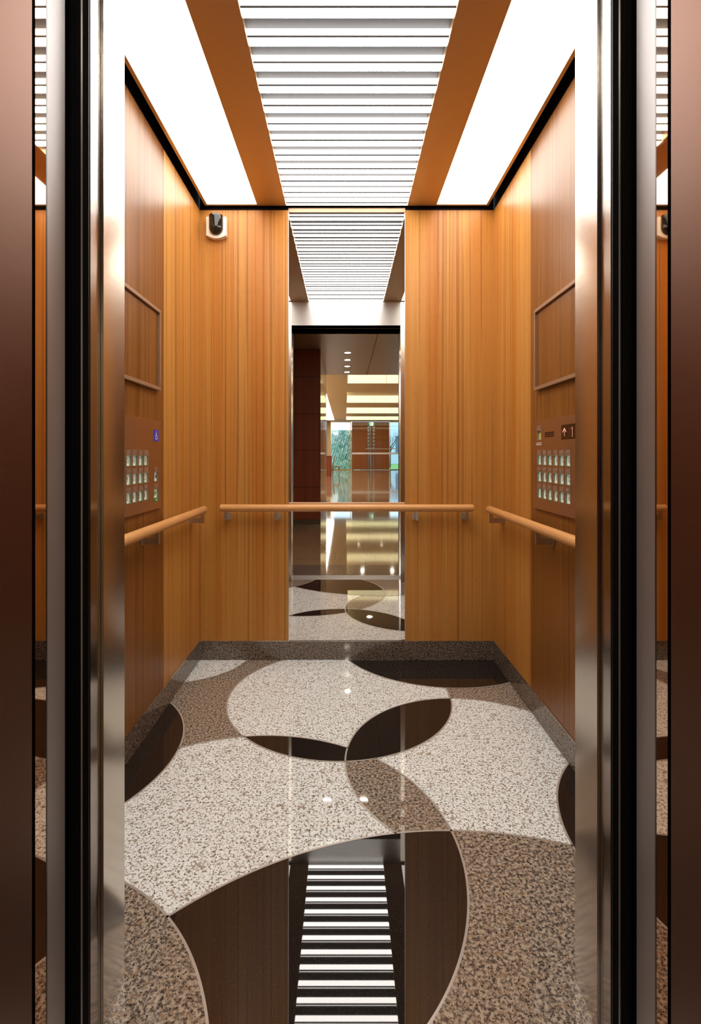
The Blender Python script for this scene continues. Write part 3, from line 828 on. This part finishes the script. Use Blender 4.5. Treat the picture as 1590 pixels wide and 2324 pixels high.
for (va, vb), lb in zip(coff, cl):
    y1, y0 = YR(va), YR(vb)
    t = empty('ceiling_coffer', ((CX0 + CX1) / 2, (y0 + y1) / 2, LC), lb, 'ceiling light', 'lit lobby ceiling coffers')
    box_obj('coffer_top', (CX0 - 0.03, CX1 + 0.03, y0 - 0.03, y1 + 0.03, LC + 0.32, LC + 0.36), M['lobby_paint'], t)
    for d in ((CX0 - 0.03, CX0 - 0.001, y0, y1), (CX1 + 0.001, CX1 + 0.03, y0, y1), (CX0 - 0.03, CX1 + 0.03, y0 - 0.03, y0 - 0.001), (CX0 - 0.03, CX1 + 0.03, y1 + 0.001, y1 + 0.03)):
        box_obj('onyx_panel', (*d, LC + 0.0802, LC + 0.319), M['onyx'], t)
    for d in ((CX0 - 0.0008, CX0 + 0.006, y0 + 0.007, y1 - 0.007), (CX1 - 0.006, CX1 + 0.0008, y0 + 0.007, y1 - 0.007), (CX0, CX1, y0 - 0.0008, y0 + 0.006), (CX0, CX1, y1 - 0.006, y1 + 0.0008)):
        box_obj('onyx_lip', (*d, LC + 0.002, LC + 0.079), M['onyx'], t)
    for x in (0.72, 1.95, 3.2, 4.4):
        bm = bmesh.new(); cyl(bm, (x, (y0 + y1) / 2, LC + 0.312), (x, (y0 + y1) / 2, LC + 0.3195), 0.075, 20); new_obj('downlight_lamp', bm, M['downlight'], t)
    for k in range(1, 4):
        x = CX0 + (CX1 - CX0) * k / 4
        box_obj('joint', (x - 0.006, x + 0.006, y0 - 0.0005, y0 + 0.0075, LC + 0.002, LC + 0.319), M['onyx_joint'], t)
t = empty('ceiling_light_slot', ((SX0 + SX1) / 2, YR(23), LC), 'long bright ceiling slot along the lobby side wall in the mirror', 'ceiling light')
box_obj('diffuser', (SX0 + 0.001, SX1 - 0.001, YR(34.4) + 0.001, YR(12.0) - 0.001, LC + 0.01, LC + 0.05), M['slot'], t)
for v in (21.5, 22.6, 27.0):
    bm = bmesh.new()
    for k in range(5): box(bm, -1.24 + k * 0.1, -1.20 + k * 0.1, YR(v) - 0.45, YR(v) + 0.45, LC + 0.002, LC + 0.0095)
    new_obj('vent', bm, M['etched_dark'], t)
# hall downlights
spots = [(-0.20, -1.22, 'round downlight just outside the landing on the wheelchair-sign side'), (0.19, -1.22, 'round downlight just outside the landing on the number display side')]
ords = ['first', 'second', 'third', 'fourth']
for k, v in enumerate((7.956, 8.56, 9.177, 9.81)):
    spots.append((0.035, YR(v), '%s of four hall ceiling downlights in a row away from the lift' % ords[k]))
for x, y, w_ in ((-2.4, -1.22, 'on the wheelchair-sign side, towards the hall end wall'), (-1.3, -1.22, 'on the wheelchair-sign side, nearer the lift'), (1.3, -1.22, 'on the number display side, nearer the lift'), (2.4, -1.22, 'on the number display side, farther from the lift')):
    spots.append((x, y, 'added unseen hall fill light along the landing wall ' + w_))  # extra lamps out of view, added to brighten the hall
for x, y, lb in spots:
    t = empty('downlight', (x, y, HC), lb, 'downlight', 'hall ceiling downlights')
    bm = bmesh.new(); cyl(bm, (x, y, HC - 0.004), (x, y, HC - 0.0007), 0.046, 28); new_obj('lamp', bm, M['downlight'], t)
    bm = bmesh.new()
    a = [(0.0462, -0.0007), (0.0462, -0.006), (0.054, -0.006), (0.054, -0.0007)]
    rg = [[bm.verts.new((x + r * math.cos(2 * PI * i / 28), y + r * math.sin(2 * PI * i / 28), HC + z)) for r, z in a] for i in range(28)]
    for i in range(28):
        for j in range(4): bm.faces.new((rg[i][j], rg[(i + 1) % 28][j], rg[(i + 1) % 28][(j + 1) % 4], rg[i][(j + 1) % 4]))
    new_obj('trim_ring', bm, M['white_plastic'], t)

# far wall
WX0, WX1, DX0, DX1, GX1 = -1.00, 0.43, 0.49, 3.14, 6.4
struct(box_obj('wall_lobby_far', (XL, WX0, YE - 0.12, YE, 0.0, LC), M['lobby_paint']), 'strip of beige end wall beside the green window', 'wall')
def window(name, x0, x1, label, fm):
    t = empty(name, ((x0 + x1) / 2, YE, 0), label, 'window', kind='structure')
    f = 0.05
    for d in ((x0, x1, 0.0, f), (x0, x1, LC - f, LC)): box_obj('window_frame', (d[0], d[1], YE - 0.08, YE - 0.01, d[2], d[3]), M[fm], t)
    for d in ((x0, x0 + f), (x1 - f, x1)): box_obj('window_frame', (d[0], d[1], YE - 0.08, YE - 0.01, f, LC - f), M[fm], t)
    box_obj('pane', (x0 + f, x1 - f, YE - 0.05, YE - 0.04, f, LC - f), M['pane'], t)
window('window_1', WX0, WX1, 'tall lobby window with green moss wall behind it', 'gold')
window('window_2', DX1 + 0.02, GX1, 'tall lobby window looking onto lawn and bare tree', 'chrome')
# timber doors at the far end with etched steel pulls
for i, (xa, xb, sx, lb) in enumerate(((DX0, 1.81, 1.60, 'russet timber lobby door leaf beside the green window'), (1.82, DX1, 1.97, 'russet timber lobby door leaf beside the lawn window'))):
    o = box_obj('door_%d' % (7 + i), (xa, xb, YE - 0.10, YE - 0.02, 0.01, LC - 0.01), M['door_wood']); struct(o, lb, 'door')
    n = 16; bm = bmesh.new(); bm2 = bmesh.new()
    z0, z1 = 1.35, LC - 0.06
    for k in range(n):
        za = z0 + (z1 - z0) * k / n; zb = z0 + (z1 - z0) * (k + 1) / n
        box(bm if k % 2 else bm2, sx, sx + 0.14, YE - 0.019, YE + 0.02, za, zb)
    p = new_obj('pull_plate', bm, M['etched'], o); new_obj('etched_band', bm2, M['etched_dark'], p)
    box_obj('pull_bar', (sx + 0.03, sx + 0.11, YE - 0.019, YE + 0.05, 0.1, 1.34), M['chrome'], o)
# glass screen in front
t = empty('glass_screen', (3.3, YR(30), 0), 'clear glass lobby screen with white bands across it in the mirror', 'screen')
YS = YR(30)
box_obj('pane', (0.42, 6.3, YS - 0.006, YS + 0.006, 0.001, LC - 0.001), M['pane'], t)
box_obj('film_band', (0.42, 6.3, YS + 0.0065, YS + 0.009, 1.10, 1.20), M['film'], t)
box_obj('push_rail', (1.2, 6.3, YS + 0.0065, YS + 0.05, 1.40, 1.44), M['satin'], t)
# exit sign
ex, ez = 1.84, 3.21
t = empty('exit_sign', (ex, YE + 0.6, LC), 'lit green and white exit sign hanging above the far doors', 'sign')
bm = bmesh.new(); cyl(bm, (ex, YE + 0.6, ez + 0.13), (ex, YE + 0.6, LC - 0.001), 0.012, 10); new_obj('hanger', bm, M['white_plastic'], t)
box_obj('housing', (ex - 0.14, ex + 0.14, YE + 0.55, YE + 0.64, ez - 0.13, ez + 0.13), M['white_plastic'], t)
lf = box_obj('lit_face', (ex - 0.13, ex + 0.13, YE + 0.641, YE + 0.646, ez - 0.12, ez + 0.12), M['exit_green'], t)
bm = bmesh.new(); yy = YE + 0.648
box(bm, ex - 0.02, ex + 0.11, YE + 0.6465, yy, ez - 0.10, ez + 0.10)
new_obj('doorway_symbol', bm, M['exit_white'], lf)
bm = bmesh.new()
cyl(bm, (ex - 0.03, yy + 0.001, ez + 0.065), (ex - 0.03, yy + 0.004, ez + 0.065), 0.018, 12)
def seg(a, b, w):
    a, b = Vector(a), Vector(b); d = (b - a).normalized(); p = Vector((-d.y, d.x)) * w
    prism(bm, [tuple(a + p), tuple(a - p), tuple(b - p), tuple(b + p)], yy + 0.001, yy + 0.004)
seg((ex - 0.03, ez + 0.045), (ex - 0.01, ez - 0.02), 0.015); seg((ex - 0.01, ez - 0.02), (ex + 0.03, ez - 0.09), 0.010)
seg((ex - 0.01, ez - 0.02), (ex - 0.07, ez - 0.08), 0.010); seg((ex - 0.03, ez + 0.035), (ex - 0.08, ez + 0.01), 0.008); seg((ex - 0.025, ez + 0.035), (ex + 0.03, ez + 0.02), 0.008)
new_obj('running_figure', bm, M['black'], lf)
# console desk and chair by the lobby side wall
yd = YR(25.9)
t = empty('console_desk', (-1.0, yd, 0), 'dark console desk with brass edged top by the lobby side wall', 'desk')
box_obj('desk_top', (XL + 0.02, -0.66, yd - 0.7, yd + 0.7, 0.98, 1.02), M['dark_wood'], t, 0.004)
box_obj('brass_edge', (-0.6598, -0.650, yd - 0.7, yd + 0.7, 0.98, 1.02), M['gold'], t)
for y in (yd - 0.66, yd + 0.6): box_obj('end_panel', (XL + 0.03, -0.70, y, y + 0.05, 0.0, 0.979), M['dark_wood'], t)
box_obj('modesty_panel', (-0.76, -0.73, yd - 0.6, yd + 0.59, 0.25, 0.979), M['dark_wood'], t)
t = empty('side_chair', (-0.52, yd + 0.1, 0), 'tan leather chair with slanted back beside the console desk', 'chair')
yc = yd + 0.1
for (x, y) in ((-0.62, yc - 0.2), (-0.62, yc + 0.2), (-0.30, yc - 0.2), (-0.30, yc + 0.2)):
    bm = bmesh.new(); cyl(bm, (x, y, 0.0), (x * 1.0 + 0.01, y, 0.44), 0.014, 10, 0, 0.02); new_obj('leg', bm, M['dark_wood'], t)
box_obj('seat', (-0.645, -0.25, yc - 0.23, yc + 0.23, 0.441, 0.50), M['leather'], t, 0.012)
bm = bmesh.new()
prism(bm, [(-0.64, 0.50), (-0.59, 0.50), (-0.50, 0.96), (-0.545, 0.975)], yc - 0.22, yc + 0.22)
new_obj('backrest', bm, M['leather'], t)
# outside
struct(box_obj('ground_outside', (-6, 14, -70, YE - 0.13, -0.12, -0.02), M['lawn']), 'green lawn outside the lobby windows', 'ground')
bm = bmesh.new()
nx, nz = 60, 80
gv = [[bm.verts.new((-2.6 + 3.3 * i / nx, -34.0 + 0.12 * math.sin(i * 1.7 + j * 0.9) * math.cos(j * 1.3 - i * 0.4) + random.uniform(-.05, .05), -0.02 + 2.95 * j / nz)) for i in range(nx + 1)] for j in range(nz + 1)]
for j in range(nz):
    for i in range(nx): bm.faces.new((gv[j][i], gv[j][i + 1], gv[j + 1][i + 1], gv[j + 1][i]))
bk = [bm.verts.new(c) for c in ((-2.6, -34.5, -0.02), (0.7, -34.5, -0.02), (0.7, -34.5, 2.93), (-2.6, -34.5, 2.93))]
bm.faces.new(bk)
tag(new_obj('moss_wall', bm, M['leaf'], smooth=True), 'teal and white moss wall outside the lobby window', 'green wall', kind='stuff')
t = empty('bare_tree', (3.9, -40, -0.02), 'bare grey tree on the lawn outside the lobby window', 'tree')
bm = bmesh.new(); cyl(bm, (3.9, -40, -0.02), (3.95, -40, 1.7), 0.09, 10, 0, 0.06); new_obj('trunk', bm, M['bark'], t)
random.seed(11)
for k in range(14):
    a = random.uniform(0, 2 * PI); z = random.uniform(1.2, 1.7); ln = random.uniform(0.9, 1.7)
    bm = bmesh.new(); p0 = Vector((3.94, -40, z)); p1 = p0 + Vector((math.cos(a) * ln * 0.7, math.sin(a) * ln * 0.7, ln))
    cyl(bm, p0, p1, 0.035, 7, 0, 0.008)
    for q in range(3):
        m_ = p0.lerp(p1, random.uniform(0.4, 0.9)); cyl(bm, m_, m_ + Vector((random.uniform(-.5, .5), random.uniform(-.5, .5), random.uniform(.2, .6))), 0.014, 5, 0, 0.004)
    new_obj('branch', bm, M['bark'], t)
t = empty('far_building', (5.5, -58, 0), 'pale blue building across the lawn outside the window', 'building')
box_obj('facade', (2.0, 12.0, -62, -58, -0.02, 5.0), M['far_wall'], t)
for x in (3.0, 4.6, 6.2, 7.8): box_obj('window', (x, x + 0.9, -57.99, -57.9, 1.2, 3.4), M['far_glass'], t)

# ------------------------------------------------------------------ world, camera
w = bpy.data.worlds.new('sky'); SC.world = w; w.use_nodes = True
nt = w.node_tree; bg = nt.nodes['Background']
bg.inputs['Color'].default_value = (0.62, 0.80, 1.0, 1); bg.inputs['Strength'].default_value = 3.2

cd = bpy.data.cameras.new('camera'); cam = bpy.data.objects.new('camera', cd); COL.objects.link(cam)
cd.sensor_width = 36; cd.sensor_fit = 'AUTO'
cd.lens = 36 * 1155 / 2324
cd.shift_x = 13 / 2324; cd.shift_y = -129 / 2324
cd.clip_start = 0.02; cd.clip_end = 200
cam.location = (-0.0101, -0.9875, 1.0457); cam.rotation_euler = (PI / 2, 0, 0)
SC.camera = cam

SC.view_settings.view_transform = 'Standard'; SC.view_settings.look = 'None'
SC.view_settings.exposure = 0.24; SC.view_settings.gamma = 1.0; SC.view_settings.use_curve_mapping = False
SC.cycles.max_bounces = 14; SC.cycles.diffuse_bounces = 5; SC.cycles.glossy_bounces = 8; SC.cycles.transparent_max_bounces = 10
SC.cycles.use_denoising = True
SC.cycles.sample_clamp_indirect = 12.0
SC.cycles.caustics_reflective = True
